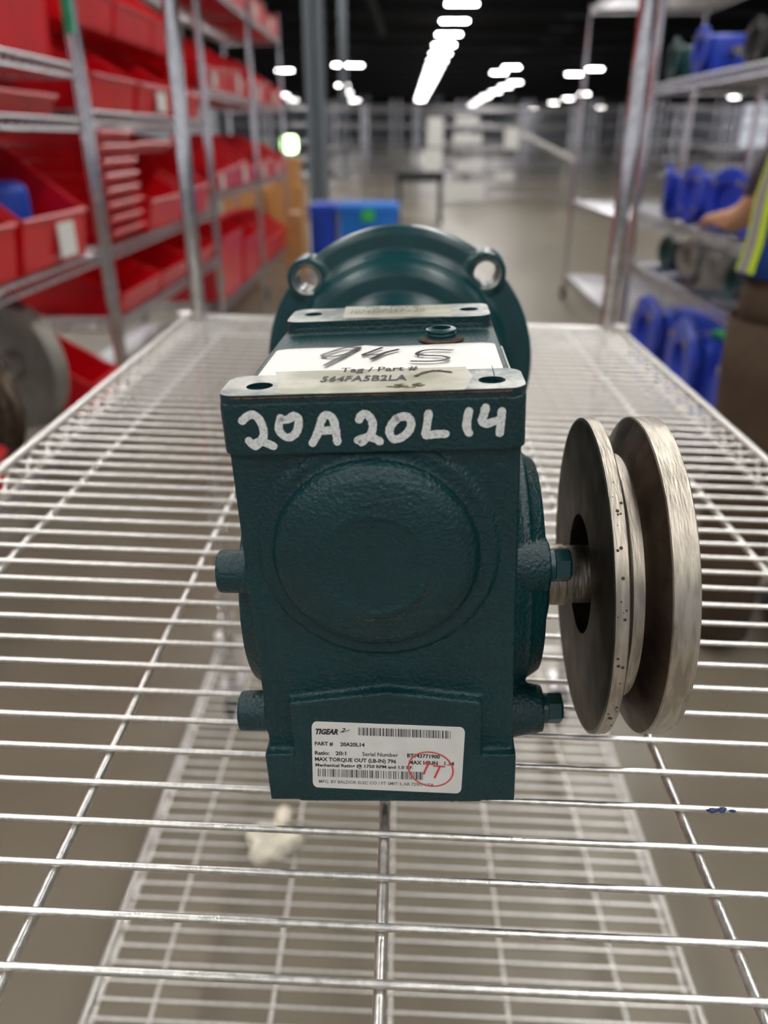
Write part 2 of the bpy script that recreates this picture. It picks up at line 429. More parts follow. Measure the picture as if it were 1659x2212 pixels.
# valley bottom bulge and rear neck
cylY(hb, 0.0590, 0.165, 0.20, 0.139, 0.052, 0.050, 64)
me = bpy.data.meshes.new('housing'); bmesh.ops.recalc_face_normals(hb, faces=hb.faces); hb.to_mesh(me); hb.free()
ho = link('housing', me, M['teal'])
rm = ho.modifiers.new('r', 'REMESH'); rm.mode = 'VOXEL'; rm.voxel_size = 0.00085; rm.use_smooth_shade = True
sm = ho.modifiers.new('s', 'SMOOTH'); sm.factor = 0.5; sm.iterations = 7
nm = evaluated(ho); ho.modifiers.clear(); ho.data = nm
nm.materials.clear(); nm.materials.append(M['teal']); nm.polygons.foreach_set('use_smooth', [True] * len(nm.polygons))
bpy.data.meshes.remove(me)
ho.parent = gear
# machined head pads, each a flat plate with two dark bolt holes
def with_holes(o, holes, axis, r, depth):
    """cut real holes, then bake"""
    bm = bmesh.new()
    for h in holes:
        a = Vector(h) - Vector(axis) * depth; b = Vector(h) + Vector(axis) * depth
        tube(bm, a, b, r, 24)
    bmesh.ops.recalc_face_normals(bm, faces=bm.faces)
    cme = bpy.data.meshes.new('cut'); bm.to_mesh(cme); bm.free()
    cu = bpy.data.objects.new('cut', cme); C.objects.link(cu)
    par = o.parent; o.parent = None
    md = o.modifiers.new('b', 'BOOLEAN'); md.object = cu; md.operation = 'DIFFERENCE'; md.solver = 'EXACT'
    n_ = evaluated(o); o.modifiers.clear(); old = o.data; o.data = n_
    bpy.data.objects.remove(cu); bpy.data.meshes.remove(cme); bpy.data.meshes.remove(old)
    o.parent = par
HF = [(0.0150, 0.0135), (0.1080, 0.0125)]; HR = [(0.0165, 0.165), (0.1060, 0.164)]
for (y0, y1, hs, x0, x1) in ((0.0002, 0.0300, HF, 0.0003, GW - 0.0003), (0.1430, 0.1812, HR, 0.0038, GW - 0.0038)):
    bm = bmesh.new(); round_plate(bm, x0, x1, y0, y1, GH - 0.0042, GH, 0.007)
    pd = finish('mounting_pad', bm, M['pad'], gear)
    with_holes(pd, [(x, y, GH) for x, y in hs], (0, 0, 1), 0.0054, 0.01)
    pd.data.materials.append(M['teal'])
    for p_ in pd.data.polygons:
        if p_.normal.z < 0.5: p_.material_index = 1
    pd['label'] = 'bare worn metal pad with a bolt hole at each end'
    for x, y in hs:
        bm = bmesh.new(); tube(bm, (x, y, GH - 0.0044), (x, y, GH - 0.0038), 0.0056, 24)
        h_ = finish('bolt_hole', bm, M['rust_dark'], pd)
    if y0 < 0.1:
        ht = h_
# teal skirt line / worn edge along the front of the head pad
bm = bmesh.new(); tube(bm, (0.006, 0.0002, GH - 0.0012), (GW - 0.006, 0.0002, GH - 0.0012), 0.00045, 6)
e_ = finish('worn_edge', bm, M['rust'], gear); e_['label'] = 'thin rubbed bare edge below the front pad'
# ---- flat decals: functions in a local plane
def stroke(bm, pts, r, off, jit=0.12, step=0.4, taper=False):
    """pts: list of 3D local points in a plane facing -Y or +Z (off = small normal step)"""
    P = []
    # Catmull-Rom
    n = len(pts)
    for i in range(n - 1):
        p0 = pts[max(i - 1, 0)]; p1 = pts[i]; p2 = pts[i + 1]; p3 = pts[min(i + 2, n - 1)]
        m = max(2, int((p2 - p1).length / (r * step)))
        for k in range(m):
            t = k / m
            P.append(0.5 * ((2 * p1) + (p2 - p0) * t + (2 * p0 - 5 * p1 + 4 * p2 - p3) * t * t + (3 * p1 - p0 - 3 * p2 + p3) * t ** 3))
    P.append(pts[-1])
    nv = off.normalized(); L = []; Rr = []
    for i, p in enumerate(P):
        d = (P[min(i + 1, len(P) - 1)] - P[max(i - 1, 0)]).normalized(); s = nv.cross(d)
        rr = r * (1 + random.uniform(-jit, jit))
        L.append(bm.verts.new(p + s * rr + off * (1 + 0.001 * i))); Rr.append(bm.verts.new(p - s * rr + off * (1 + 0.001 * i)))
    for i in range(len(P) - 1): bm.faces.new((L[i], Rr[i], Rr[i + 1], L[i + 1]))
    for i in range(0, len(P), 3):
        p = P[i]; u = Vector((1, 0, 0)); v = nv.cross(u)
        c = [bm.verts.new(p + (u * math.cos(a) + v * math.sin(a)) * r * (1 + random.uniform(-jit, 0)) + off * (1.05 + 0.001 * i)) for a in [2 * math.pi * q / 14 for q in range(14)]]
        bm.faces.new(c)
    for p in (P[0], P[-1]):
        u = Vector((1, 0, 0)); v = nv.cross(u)
        c = [bm.verts.new(p + (u * math.cos(a) + v * math.sin(a)) * r * (1 + random.uniform(-jit, 0)) + off * 1.2) for a in [2 * math.pi * q / 14 for q in range(14)]]
        bm.faces.new(c)
def c2(pts): return [loc(500 + x / 5.53, 860 + y / 5.53, 1, 0) for x, y in pts]
def c3(pts): return [loc(780 + x / 5.027, 860 + y / 5.027, 1, 0) for x, y in pts]
OFF = Vector((0, -0.00025, 0))
chars = [
 [c2([(128, 272), (190, 215), (262, 195), (330, 250), (378, 350), (385, 450), (340, 525), (285, 575)]), c2([(210, 505), (260, 560), (330, 515), (430, 540), (505, 572)])],
 [c2([(588, 235), (565, 350), (600, 425), (680, 470), (765, 420), (800, 330), (795, 240), (745, 210), (680, 250), (600, 262)])],
 [c2([(970, 535), (1025, 430), (1065, 300), (1095, 225), (1150, 200), (1205, 235), (1240, 330), (1252, 420), (1265, 520)]), c2([(1050, 385), (1140, 385), (1235, 372)])],
 [c3([(-22, 232), (5, 185), (55, 172), (110, 225), (128, 300), (112, 375), (60, 430), (5, 480)]), c3([(-35, 455), (10, 440), (70, 420), (130, 430), (205, 468)])],
 [c3([(395, 215), (330, 290), (308, 370), (350, 440), (430, 430), (515, 360), (545, 270), (510, 205), (440, 200), (375, 225)])],
 [c3([(733, 165), (722, 250), (708, 340), (703, 400), (800, 390), (918, 386)])],
 [c3([(1172, 140), (1152, 230), (1148, 320), (1172, 378)])],
 [c3([(1352, 100), (1332, 180), (1312, 250), (1370, 275), (1440, 252), (1515, 240)]), c3([(1528, 140), (1518, 250), (1505, 378)])],
]
for ch in chars:
    bm = bmesh.new()
    for s in ch: stroke(bm, s, 0.00165, OFF, 0.09)
    finish('painted_character', bm, M['white_ink'], gear)
# rust traces on the round cap
def arc_pts(cx, cz, r, a0, a1, n, y): return [Vector((cx + r * math.cos(math.radians(a)), y, cz + r * math.sin(math.radians(a)))) for a in [a0 + (a1 - a0) * i / n for i in range(n + 1)]]
bm = bmesh.new()
for a in range(245, 318, 6):
    if random.random() < 0.85: stroke(bm, arc_pts(0.0595, 0.1322, 0.0216 + random.uniform(-.0006, .0006), a, a + random.uniform(2, 6), 2, -0.0084), random.uniform(0.00018, 0.0005), Vector((0, -0.0002, 0)), 0.4)
stroke(bm, arc_pts(0.0595, 0.1322, 0.0222, 318, 352, 8, -0.0084), 0.00018, Vector((0, -0.0002, 0)), 0.6)
r_ = finish('rust_trace', bm, M['rust'], gear); r_['label'] = 'thin brown rust trace along the lower rim of the round cap'
bm = bmesh.new()
for i in range(46):
    x = random.choice((random.uniform(0.07, 0.119), random.uniform(0.075, 0.1), random.uniform(0.01, 0.06)))
    bmesh.ops.create_icosphere(bm, subdivisions=1, radius=random.uniform(0.0003, 0.0008), matrix=Matrix.Translation((x, -0.0006 if 0.015 < x < 0.104 else 0.0003, random.uniform(0.0002, 0.0012))) @ Matrix.Diagonal((2, 0.6, 0.7, 1)))
finish('chipped_edge', bm, M['rust'], gear)['kind'] = 'stuff'

# ---- rating sticker
SN = Vector((0, -1, 0)); YS = -0.00155
cs = [loc(673, 1559, 1, YS), loc(1005, 1572, 1, YS), loc(996, 1714, 1, YS), loc(676, 1700, 1, YS)]
def quad_uv(u, v, dy=0.0):
    a = cs[0].lerp(cs[1], u); b = cs[3].lerp(cs[2], u); p = a.lerp(b, v); return Vector((p.x, YS - dy, p.z))
bm = bmesh.new()
def rr(u0, u1, v0, v1, ru, rv, n=6):
    out = []
    for cu, cv, a0 in ((u1 - ru, v1 - rv, 0), (u0 + ru, v1 - rv, 90), (u0 + ru, v0 + rv, 180), (u1 - ru, v0 + rv, 270)):
        for i in range(n + 1):
            a = math.radians(a0 + 90 * i / n); out.append((cu + ru * math.cos(a), cv + rv * math.sin(a)))
    return out
pl = rr(0, 1, 0, 1, 0.035, 0.085)
A = [bm.verts.new(quad_uv(u, v, 0.00012)) for u, v in pl]; B = [bm.verts.new(quad_uv(u, v, -0.0004)) for u, v in pl]
bm.faces.new(A); bm.faces.new(B[::-1])
for i in range(len(pl)): j = (i + 1) % len(pl); bm.faces.new((A[i], B[i], B[j], A[j]))
bmesh.ops.recalc_face_normals(bm, faces=bm.faces)
st = finish('rating_sticker', bm, M['paper'], gear); st['label'] = 'white printed rating sticker with barcodes and a red circle'
def sx(px, py):           # crop pixel of the sticker -> local point
    return loc(650 + px / 4.366, 1540 + py / 4.366, 1, YS)
def text_on(txt, p0, p1, h, nrm, m, parent, name='printed_text', bold=0.0, shear=0.0, lift=0.00022, hv=None):
    cu = bpy.data.curves.new('t', 'FONT'); cu.body = txt; cu.size = 1; cu.offset = bold; cu.shear = shear; cu.resolution_u = 2
    o = bpy.data.objects.new('t', cu); C.objects.link(o); me = evaluated(o); bpy.data.objects.remove(o); bpy.data.curves.remove(cu)
    xs = [v.co.x for v in me.vertices]; x0, x1 = min(xs), max(xs)
    d = p1 - p0; L = d.length; d.normalize(); u = nrm.cross(d) if hv is None else hv
    for v in me.vertices:
        v.co = p0 + d * ((v.co.x - x0) / (x1 - x0) * L) + u * (v.co.y / 0.70 * h) + nrm * lift
    me.materials.clear(); me.materials.append(m)
    return link(name, me, m, parent)
def tline(txt, x0, y0, x1, y1, hpx, m=None, bold=0.032, shear=0.0):
    a = sx(x0, y0); b = sx(x1, y1); h = (sx(x0, y0 - hpx) - a).length
    return text_on(txt, a, b, h, SN, m or M['ink'], st, bold=bold, shear=shear)
tline('TIGEAR', 140, 196, 352, 200, 48, bold=0.05, shear=0.35)
tline('2', 372, 178, 422, 180, 38, bold=0.03, shear=0.5)
bm = bmesh.new(); stroke(bm, [sx(370, 176), sx(410, 172), sx(458, 158)], 0.00018, Vector((0, -0.0003, 0)), 0.1); finish('logo_swash', bm, M['ink'], st)
tline('PART #', 132, 302, 305, 306, 34)
tline('20A20L14', 372, 309, 602, 316, 34)
tline('Ratio:', 133, 390, 270, 393, 34)
tline('20:1', 328, 394, 428, 397, 34)
tline('Serial Number', 580, 402, 917, 413, 36, bold=0.012)
tline('BT143771900', 1002, 415, 1310, 428, 34)
tline('MAX TORQUE OUT (LB-IN) 796', 134, 448, 900, 472, 34)
tline('MAX HP IN', 1018, 480, 1290, 488, 34)
tline('1.34', 1352, 490, 1445, 494, 34)
tline('Mechanical Rating @ 1750 RPM and 1.0 S.F.', 138, 500, 1060, 528, 28)
tline('MFG. BY BALDOR ELEC CO / FT SMITH, AR 72901 USA', 172, 655, 1252, 690, 28, M['greyink'], bold=0.012)
def barcode(x0, y0, x1, y1, hpx, seed):
    rnd = random.Random(seed); bm = bmesh.new(); t = 0.0
    while t < 1:
        wd = rnd.choice((0.006, 0.006, 0.010, 0.018)); 
        if t + wd > 1: break
        q = []
        for tt, dv in ((t, 0), (t + wd, 0), (t + wd, hpx), (t, hpx)):
            q.append(bm.verts.new(sx(x0 + (x1 - x0) * tt, y0 + (y1 - y0) * tt + dv) + Vector((0, -0.0002, 0))))
        bm.faces.new(q); t += wd + rnd.choice((0.006, 0.006, 0.009, 0.016))
    finish('barcode', bm, M['greyink'], st)
barcode(540, 134, 1428, 168, 74, 3)
barcode(160, 522, 1168, 556, 74, 5)
bm = bmesh.new()
cc = [sx(1225 + 210 * math.cos(a), 525 + 160 * math.sin(a) + 0.10 * 210 * math.cos(a)) for a in [2 * math.pi * i / 28 for i in range(29)]]
stroke(bm, cc, 0.00040, Vector((0, -0.00034, 0)), 0.12)
for s in ([(1162, 470), (1230, 478)], [(1205, 476), (1180, 520), (1160, 570)], [(1255, 495), (1352, 502)], [(1312, 500), (1290, 545), (1262, 605)]):
    stroke(bm, [sx(*q) for q in s], 0.0005, Vector((0, -0.00036, 0)), 0.12)
finish('red_stamp', bm, M['redink'], st)['label'] = 'hand-drawn red circle around two red letters T'
bm = bmesh.new(); stroke(bm, [sx(935, 535), sx(930, 620), sx(915, 720)], 0.00035, Vector((0, -0.0004, 0)), 0.3); stroke(bm, [sx(955, 250), sx(965, 320), sx(978, 370)], 0.0002, Vector((0, -0.0004, 0)), 0.3)
finish('crease', bm, M['paper'], st)

# ---- paper tag in the valley and printed film on the front pad
ZV = 0.2012
ZN = Vector((0, 0, 1))
bm = bmesh.new(); nx, ny = 24, 10; grid = []
for j in range(ny + 1):
    row = []
    for i in range(nx + 1):
        u = i / nx; v = j / ny
        y1 = 0.107 + 0.0022 * math.exp(-((u - 0.42) / 0.05) ** 2) + 0.001 * math.sin(9 * u)
        y = 0.031 + (y1 - 0.031) * v; x = 0.0005 + (GW - 0.001) * u
        z = ZV + 0.0004 + 0.0004 * math.exp(-((u - 0.42) / 0.04) ** 2) * v - 0.0022 * max(0, abs(2 * u - 1) - 0.9) / 0.1
        if v == 0: z += 0.0062
        elif j == 1: z += 0.0016
        row.append(bm.verts.new((x, y, z)))
    grid.append(row)
for j in range(ny):
    for i in range(nx): bm.faces.new((grid[j][i], grid[j][i + 1], grid[j + 1][i + 1], grid[j + 1][i]))
pt = finish('paper_label', bm, M['paper'], gear, True, 0)
so = pt.modifiers.new('s', 'SOLIDIFY'); so.thickness = 0.00015
pt['label'] = 'white paper label with handwritten 945 between the two pads'
def vz(pts): return [loc(600 + x / 3.19, 640 + (y + 4) / 3.19, 2, ZV + 0.0012) for x, y in pts]
bm = bmesh.new(); OZ = Vector((0, 0, 0.0004))
stroke(bm, vz([(565, 354), (470, 356), (380, 380), (308, 408), (380, 416), (470, 398), (560, 360)]), 0.00125, OZ, 0.1)
stroke(bm, vz([(545, 362), (470, 405), (400, 438), (328, 476)]), 0.0013, OZ, 0.1)
finish('handwritten_digit', bm, M['marker'], pt)
bm = bmesh.new()
stroke(bm, vz([(715, 356), (650, 380), (590, 405), (690, 402), (760, 385)]), 0.0011, OZ, 0.1)
stroke(bm, vz([(825, 369), (745, 388), (700, 408), (648, 434)]), 0.0013, OZ, 0.1)
finish('handwritten_digit', bm, M['marker'], pt)
bm = bmesh.new()
stroke(bm, vz([(1200, 372), (1080, 368), (1000, 376), (960, 398), (1010, 408), (1120, 412), (1175, 425), (1140, 442), (1050, 450), (925, 449)]), 0.0011, OZ, 0.15)
finish('handwritten_digit', bm, M['marker'], pt)
bm = bmesh.new(); fl = [(594, 803), (1005, 792), (1022, 812), (1004, 841), (900, 845), (640, 851), (592, 849), (606, 826)]
A = [bm.verts.new(loc(x, y, 2, GH + 0.0001)) for x, y in fl]
f_ = bm.faces.new(A)
if f_.normal.z < 0: f_.normal_flip()
r0 = bmesh.ops.extrude_face_region(bm, geom=[f_])
for v in [g for g in r0['geom'] if isinstance(g, bmesh.types.BMVert)]: v.co.z -= 0.00008
bmesh.ops.recalc_face_normals(bm, faces=bm.faces)
flm = finish('printed_film', bm, M['film'], gear); flm['label'] = 'cream glossy film with printed part number on the front pad'
def zt(x, y): return loc(600 + x / 3.19, 640 + y / 3.19, 2, GH + 0.00012)
text_on('564FA5B2LA', zt(290, 592), zt(888, 580), (zt(290, 592) - zt(290, 556)).length, ZN, M['ink'], flm, bold=0.015)
text_on('Tag / Part #', zt(428, 526), zt(965, 510), (zt(428, 526) - zt(428, 498)).length, ZN, M['ink'], flm, bold=0.015)
fb = bmesh.new(); fl = [(470, 72), (1180, 60), (1200, 135), (450, 150)]
A = [fb.verts.new(zt(x, y)) for x, y in fl]; fb.faces.new(A[::-1])
fl2 = finish('printed_film', fb, M['film'], gear)
text_on('107450P257 - 20', zt(500, 122), zt(1010, 108), (zt(500, 122) - zt(500, 98)).length, ZN, M['greyink'], fl2, bold=0.0)
text_on('Tag / Part #', zt(590, 88), zt(970, 80), (zt(590, 88) - zt(590, 74)).length, ZN, M['greyink'], fl2, bold=0.0)
# smudges and scratches of the front pad
bm = bmesh.new()
stroke(bm, [zt(950, 552), zt(1020, 525), zt(1100, 515), zt(1190, 525)], 0.0011, Vector((0, 0, 0.0002)), 0.4)
finish('scuff', bm, M['rust'], flm)
bm = bmesh.new()
for i in range(26):
    q = zt(random.uniform(770, 990), random.uniform(600, 632)); bmesh.ops.create_icosphere(bm, subdivisions=1, radius=random.uniform(.0003, .0011), matrix=Matrix.Translation(q) @ Matrix.Diagonal((2, 1, 0.3, 1)))
finish('rust_chip', bm, M['rust'], flm)
bm = bmesh.new()
for i in range(18):
    a = (random.uniform(1500, 1640), random.uniform(500, 620)); stroke(bm, [zt(*a), zt(a[0] + random.uniform(20, 60), a[1] + random.uniform(-6, 10))], 0.00012, Vector((0, 0, 0.0002)), 0.5)
stroke(bm, [zt(1475, 480), zt(1495, 550)], 0.00015, Vector((0, 0, 0.0002)), 0.3)
finish('scratch', bm, M['ink'], gear)

# ---- filler plug in the valley
pc = Vector((0.0897, 0.1205, 0.1995))
bm = bmesh.new(); prof = [(0.0050, 0.0055), (0.0050, 0.0078), (0.0066, 0.0078)]
for i in range(4):
    z = 0.0072 - i * 0.0020; prof += [(0.0080, z), (0.0080, z - 0.0009), (0.0072, z - 0.0013)]
prof += [(0.0078, -0.001), (0, -0.001), (0, 0.0055)]
lathe(bm, prof, 32, axis_m(pc, (0, 0, 1)))
finish('filler_plug', bm, M['teal_smooth'], gear, True, 35)['label'] = 'threaded filler plug with hollow top'
bm = bmesh.new(); lathe(bm, [(0.0078, 0.0), (0.0120, -0.0001), (0.0105, 0.0007), (0.0078, 0.0012)], 28, axis_m(pc + Vector((0, 0, 0.0018)), (0, 0, 1)), closed=True)
finish('rust_ring', bm, M['rust'], gear, True, 0)

# ---- motor adapter: neck, bell and big flange with ears and holes
FY, FZ, FX, FR = 0.3338, 0.139, 0.0584, 0.1035
bm = bmesh.new()
lathe(bm, [(0.0, 0.188), (0.050, 0.188), (0.0515, 0.215), (0.053, 0.262), (0.0555, 0.272), (0.062, 0.279), (0.074, 0.281), (0.0795, 0.286), (0.0815, 0.296), (0.083, 0.304),
           (0.087, 0.3095), (0.0985, 0.3115), (0.1025, 0.3135), (FR, 0.317), (FR, 0.332), (0.1015, 0.334), (0, 0.334)], 96, axis_m((FX, 0, FZ), (0, 1, 0)))
HO = [loc(668, 597, 1, 0.322), loc(1047, 585, 1, 0.322)]
HO += [Vector((2 * FX - p.x, p.y, 2 * FZ - p.z)) for p in HO]
for p in HO: cylY(bm, p.x, 0.3075, 0.3335, p.z, 0.0150, 0.0160, 40)
bmesh.ops.recalc_face_normals(bm, faces=bm.faces)
fo = finish('motor_flange', bm, M['teal_smooth'])
rm = fo.modifiers.new('r', 'REMESH'); rm.mode = 'VOXEL'; rm.voxel_size = 0.0015; sm = fo.modifiers.new('s', 'SMOOTH'); sm.factor = 0.5; sm.iterations = 4
nm = evaluated(fo); fo.modifiers.clear(); fo.data = nm
with_holes(fo, [(p.x, 0.32, p.z) for p in HO], (0, 1, 0), 0.0088, 0.05)
fo.data.materials.clear(); fo.data.materials.append(M['teal_smooth'])
fo.data.polygons.foreach_set('use_smooth', [True] * len(fo.data.polygons)); fo.parent = gear
for p in HO:
    bm = bmesh.new(); lathe(bm, [(0.0087, 0.3078), (0.0112, 0.3066), (0.0114, 0.3080), (0.0089, 0.334), (0.0087, 0.334)], 32, axis_m((p.x, 0, p.z), (0, 1, 0)), closed=True)
    finish('hole_rim', bm, M['pad'], fo, True, 30)

# ---- hex bolts on the right cover
def hex_bolt(y, z, rot):
    bm = bmesh.new()
    r = 0.0078; pr = []
    for (x, k) in ((0.1400, 1.0), (0.1462, 1.0), (0.1474, 0.86)):
        pr.append([bm.verts.new((x, y + r * k * math.cos(rot + i * math.pi / 3), z + r * k * math.sin(rot + i * math.pi / 3))) for i in range(6)])
    bm.faces.new(pr[0][::-1]); bm.faces.new(pr[-1])
    for A, B in zip(pr[:-1], pr[1:]):
        for i in range(6): j = (i + 1) % 6; bm.faces.new((A[i], A[j], B[j], B[i]))
    bmesh.ops.recalc_face_normals(bm, faces=bm.faces)
    b = finish('hex_bolt', bm, M['teal_smooth'], gear)
    bm = bmesh.new(); tube(bm, (0.1360, y, z), (0.1396, y, z), 0.0080, 28, 0.0076); finish('lock_washer', bm, M['teal_smooth'], b, True, 40)
for i, (y, z) in enumerate(BO): hex_bolt(y, z, (0.28, 0.1, 0.5, 0.2)[i])

# ---- output shaft with keyway
bm = bmesh.new(); lathe(bm, [(0, 0.120), (0.0160, 0.120), (0.0160, 0.1500), (0.0150, 0.1505), (0.0150, 0.214), (0.014, 0.215), (0, 0.215)], 40, axis_m((0, 0.069, 0.088), (1, 0, 0)))
finish('output_shaft', bm, M['steel'], gear, True, 35)

# ---- V-belt pulley
T0 = 0.1590
PA = axis_m((T0, 0.0692, 0.0882), (1, 0, 0))
R = 0.0805
bm = bmesh.new()
lathe(bm, [(0.031, 0.0), (0.0790, 0.0), (R, 0.0004), (R, 0.0060), (0.0798, 0.0066), (0.0620, 0.0124), (0.0620, 0.0174), (0.0798, 0.0238), (R, 0.0244), (R, 0.0352), (0.0795, 0.0358),
           (0.031, 0.0358)], 128, PA, closed=True)
pu = finish('belt_pulley', bm, M['steel'], gear, True, 25)
pu['label'] = 'single-groove machined steel belt pulley'
pu.data.materials.append(M['steel_dark'])
for p in pu.data.polygons:
    c = p.center - Vector((T0, 0.0692, 0.0882)); rad = math.hypot(c.y, c.z)
    if rad < 0.079 and not (0.0615 < rad < 0.0625): p.material_index = 1
bm = bmesh.new()          # hub bushing inside the big bore, with three screw slots
lathe(bm, [(0.0150, 0.014), (0.0306, 0.014), (0.0306, 0.034), (0.0150, 0.034)], 64, PA, closed=True)
bu = finish('hub_bushing', bm, M['steel_dark'], pu, True, 30)
bm = bmesh.new()
for a in (100, 150, 215): 
    y = 0.0692 + 0.0235 * math.cos(math.radians(a)); z = 0.0882 + 0.0235 * math.sin(math.radians(a)); tube(bm, (T0 + 0.0125, y, z), (T0 + 0.0143, y, z), 0.0042, 16)
finish('bushing_screw', bm, M['rust_dark'], pu)
bm = bmesh.new()
for i in range(34):
    a = math.radians(random.choice((random.uniform(165, 255), random.uniform(195, 245), random.uniform(120, 170)))); t = random.uniform(0.0012, 0.0052)
    y = 0.0692 + (R + 0.00002) * math.cos(a); z = 0.0882 + (R + 0.00002) * math.sin(a); rr_ = random.uniform(0.0003, 0.0010)
    n = Vector((0, math.cos(a), math.sin(a))); q = n.to_track_quat('Z', 'X').to_matrix().to_4x4()
    bmesh.ops.create_icosphere(bm, subdivisions=1, radius=rr_, matrix=Matrix.Translation((T0 + t, y, z)) @ q @ Matrix.Diagonal((1, 1, 0.08, 1)))
finish('oil_spot', bm, M['rust_dark'], pu)

# ================================================================ RACKS
def rack(name, label, x0, x1, y0, y1, dzs, top, wires=0.05, group=None, m=None, green=None, cat='shelf rack', lean=0.0, casters=False):
    m = m or M['chrome_far']
    root = empty(name, ((x0 + x1) / 2, (y0 + y1) / 2, FLOOR)); tag(root, label, cat, group)
    hx = (x1 - x0) / 2; hy = (y1 - y0) / 2
    for sx_, sy_ in ((-1, -1), (1, -1), (1, 1), (-1, 1)):
        bm = bmesh.new(); tube(bm, (sx_ * hx, sy_ * hy, 0.0), (sx_ * hx + lean, sy_ * hy, top - FLOOR + HC), 0.0145, 10)
        n = int((top - FLOOR + HC) / 0.06)
        if wires < 0.06:
            for i in range(n): tube(bm, (sx_ * hx + lean * i / n, sy_ * hy, i * 0.06), (sx_ * hx + lean * i / n, sy_ * hy, i * 0.06 + 0.004), 0.016, 8)
        p = finish('post', bm, M['chrome_post'] if m is M['chrome_far'] else m, root, True, 40)
    if casters:
        for sx_, sy_ in ((-1, -1), (1, -1), (1, 1), (-1, 1)):
            bm = bmesh.new(); lathe(bm, [(0, -0.016), (0.055, -0.016), (0.062, -0.01), (0.062, 0.01), (0.055, 0.016), (0, 0.016)], 24, Matrix.Translation((sx_ * hx, sy_ * hy + 0.03, 0.0625)))
            finish('caster', bm, M['rubber'], root, True, 40)
    for dz in dzs:
        z = HC + dz - FLOOR
        bm = bmesh.new(); c = [(-hx, -hy), (hx, -hy), (hx, hy), (-hx, hy)]
        for i in range(4):
            a, b = c[i], c[(i + 1) % 4]
            tube(bm, (*a, z), (*b, z), 0.006, 8); tube(bm, (*a, z - 0.034), (*b, z - 0.034), 0.005, 8)
            if wires < 0.06: wave_truss(bm, (*a, 0), (*b, 0), z - 0.002, z - 0.032, 0.06, 0.003)
        s = finish('wire_shelf', bm, m, root, True, 40)
        bm = bmesh.new()
        if wires < 0.06:
            n = int(2 * hy / 0.0254)
            for i in range(1, n): y = -hy + 2 * hy * i / n; tube(bm, (-hx, y, z - 0.002), (hx, y, z - 0.002), 0.002, 4, cap=False)
        else:
            n = int(2 * hx / wires)
            for i in range(1, n): x = -hx + 2 * hx * i / n; tube(bm, (x, -hy, z - 0.002), (x, hy, z - 0.002), 0.004, 4, cap=False)
            n = int(2 * hy / wires)
            for i in range(1, n): y = -hy + 2 * hy * i / n; tube(bm, (-hx, y, z - 0.002), (hx, y, z - 0.002), 0.004, 4, cap=False)
        w_ = finish('shelf_wires', bm, m, s); w_['kind'] = 'stuff'
    return root
XF = -1.13
rk_a1 = rack('wire_rack', 'chrome wire rack of red bins at the left edge, with green tape on its post', XF - 0.5, XF, 1.20, 3.04, [0.225, 0.06, -0.385, -0.93], 1.25)
bm = bmesh.new(); tube(bm, (0.25, 0.92, HC + 0.32 - FLOOR), (0.25, 0.92, HC + 0.48 - FLOOR), 0.0172, 14)
finish('green_tape', bm, M['green'], rk_a1)['label'] = 'band of green tape round the post'
rk_a2 = rack('wire_rack', 'chrome wire rack with the upright stack of small red bins', XF - 0.5, XF, 3.10, 4.92, [0.75, 0.09, -0.385, -0.66, -1.06], 1.25)
rk_b1 = rack('wire_rack', 'chrome wire rack of red bins, third from the left edge', XF - 0.5, XF, 4.98, 6.50, [0.80, 0.255, -0.305, -0.95], 1.05)
rk_b2 = rack('wire_rack', 'chrome wire rack of red bins farthest along the left side', XF - 0.5, XF, 6.56, 8.10, [0.80, 0.255, -0.305, -0.95], 1.0, casters=True)
def bin_mesh(wd, dp, h, lip=0.42, t=0.006):
    """front at x=0 facing +X, body towards -X, centred on y"""
    bm = bmesh.new()
    side = [(0.02, 0.0), (-dp, 0.0), (-dp, h), (-dp * 0.52, h), (0.045, h * lip), (0.03, 0.02)]
    for s in (-1, 1):
        y0, y1 = (s * wd / 2, s * (wd / 2 - t))
        A = [bm.verts.new((x - 0.02, y0, z)) for x, z in side]; B = [bm.verts.new((x - 0.02, y1, z)) for x, z in side]
        bm.faces.new(A); bm.faces.new(B[::-1])
        for i in range(len(side)): j = (i + 1) % len(side); bm.faces.new((A[j], A[i], B[i], B[j]))
        # rolled rim
        tube(bm, (-dp - 0.02, s * wd / 2, h), (-dp * 0.52 - 0.02, s * wd / 2, h), 0.007, 6); tube(bm, (-dp * 0.52 - 0.02, s * wd / 2, h), (0.025, s * wd / 2, h * lip), 0.007, 6)
    box(bm, -dp - 0.02, 0.0, -wd / 2 + t, wd / 2 - t, 0, t)
    box(bm, -dp - 0.02, -dp - 0.02 + t, -wd / 2 + t, wd / 2 - t, t, h)
    vs = [(0.0, t), (0.0 + t, t), (0.028, h * lip), (0.028 - t, h * lip)]
    A = [bm.verts.new((x, -wd / 2 + t, z)) for x, z in vs]; B = [bm.verts.new((x, wd / 2 - t, z)) for x, z in vs]
    bm.faces.new(A); bm.faces.new(B[::-1])
    for i in range(4): j = (i + 1) % 4; bm.faces.new((A[j], A[i], B[i], B[j]))
    tube(bm, (0.028, -wd / 2, h * lip), (0.028, wd / 2, h * lip), 0.008, 6)
    tube(bm, (-dp - 0.02, -wd / 2, h), (-dp - 0.02, wd / 2, h), 0.008, 6)
    bmesh.ops.recalc_face_normals(bm, faces=bm.faces)
    return bm
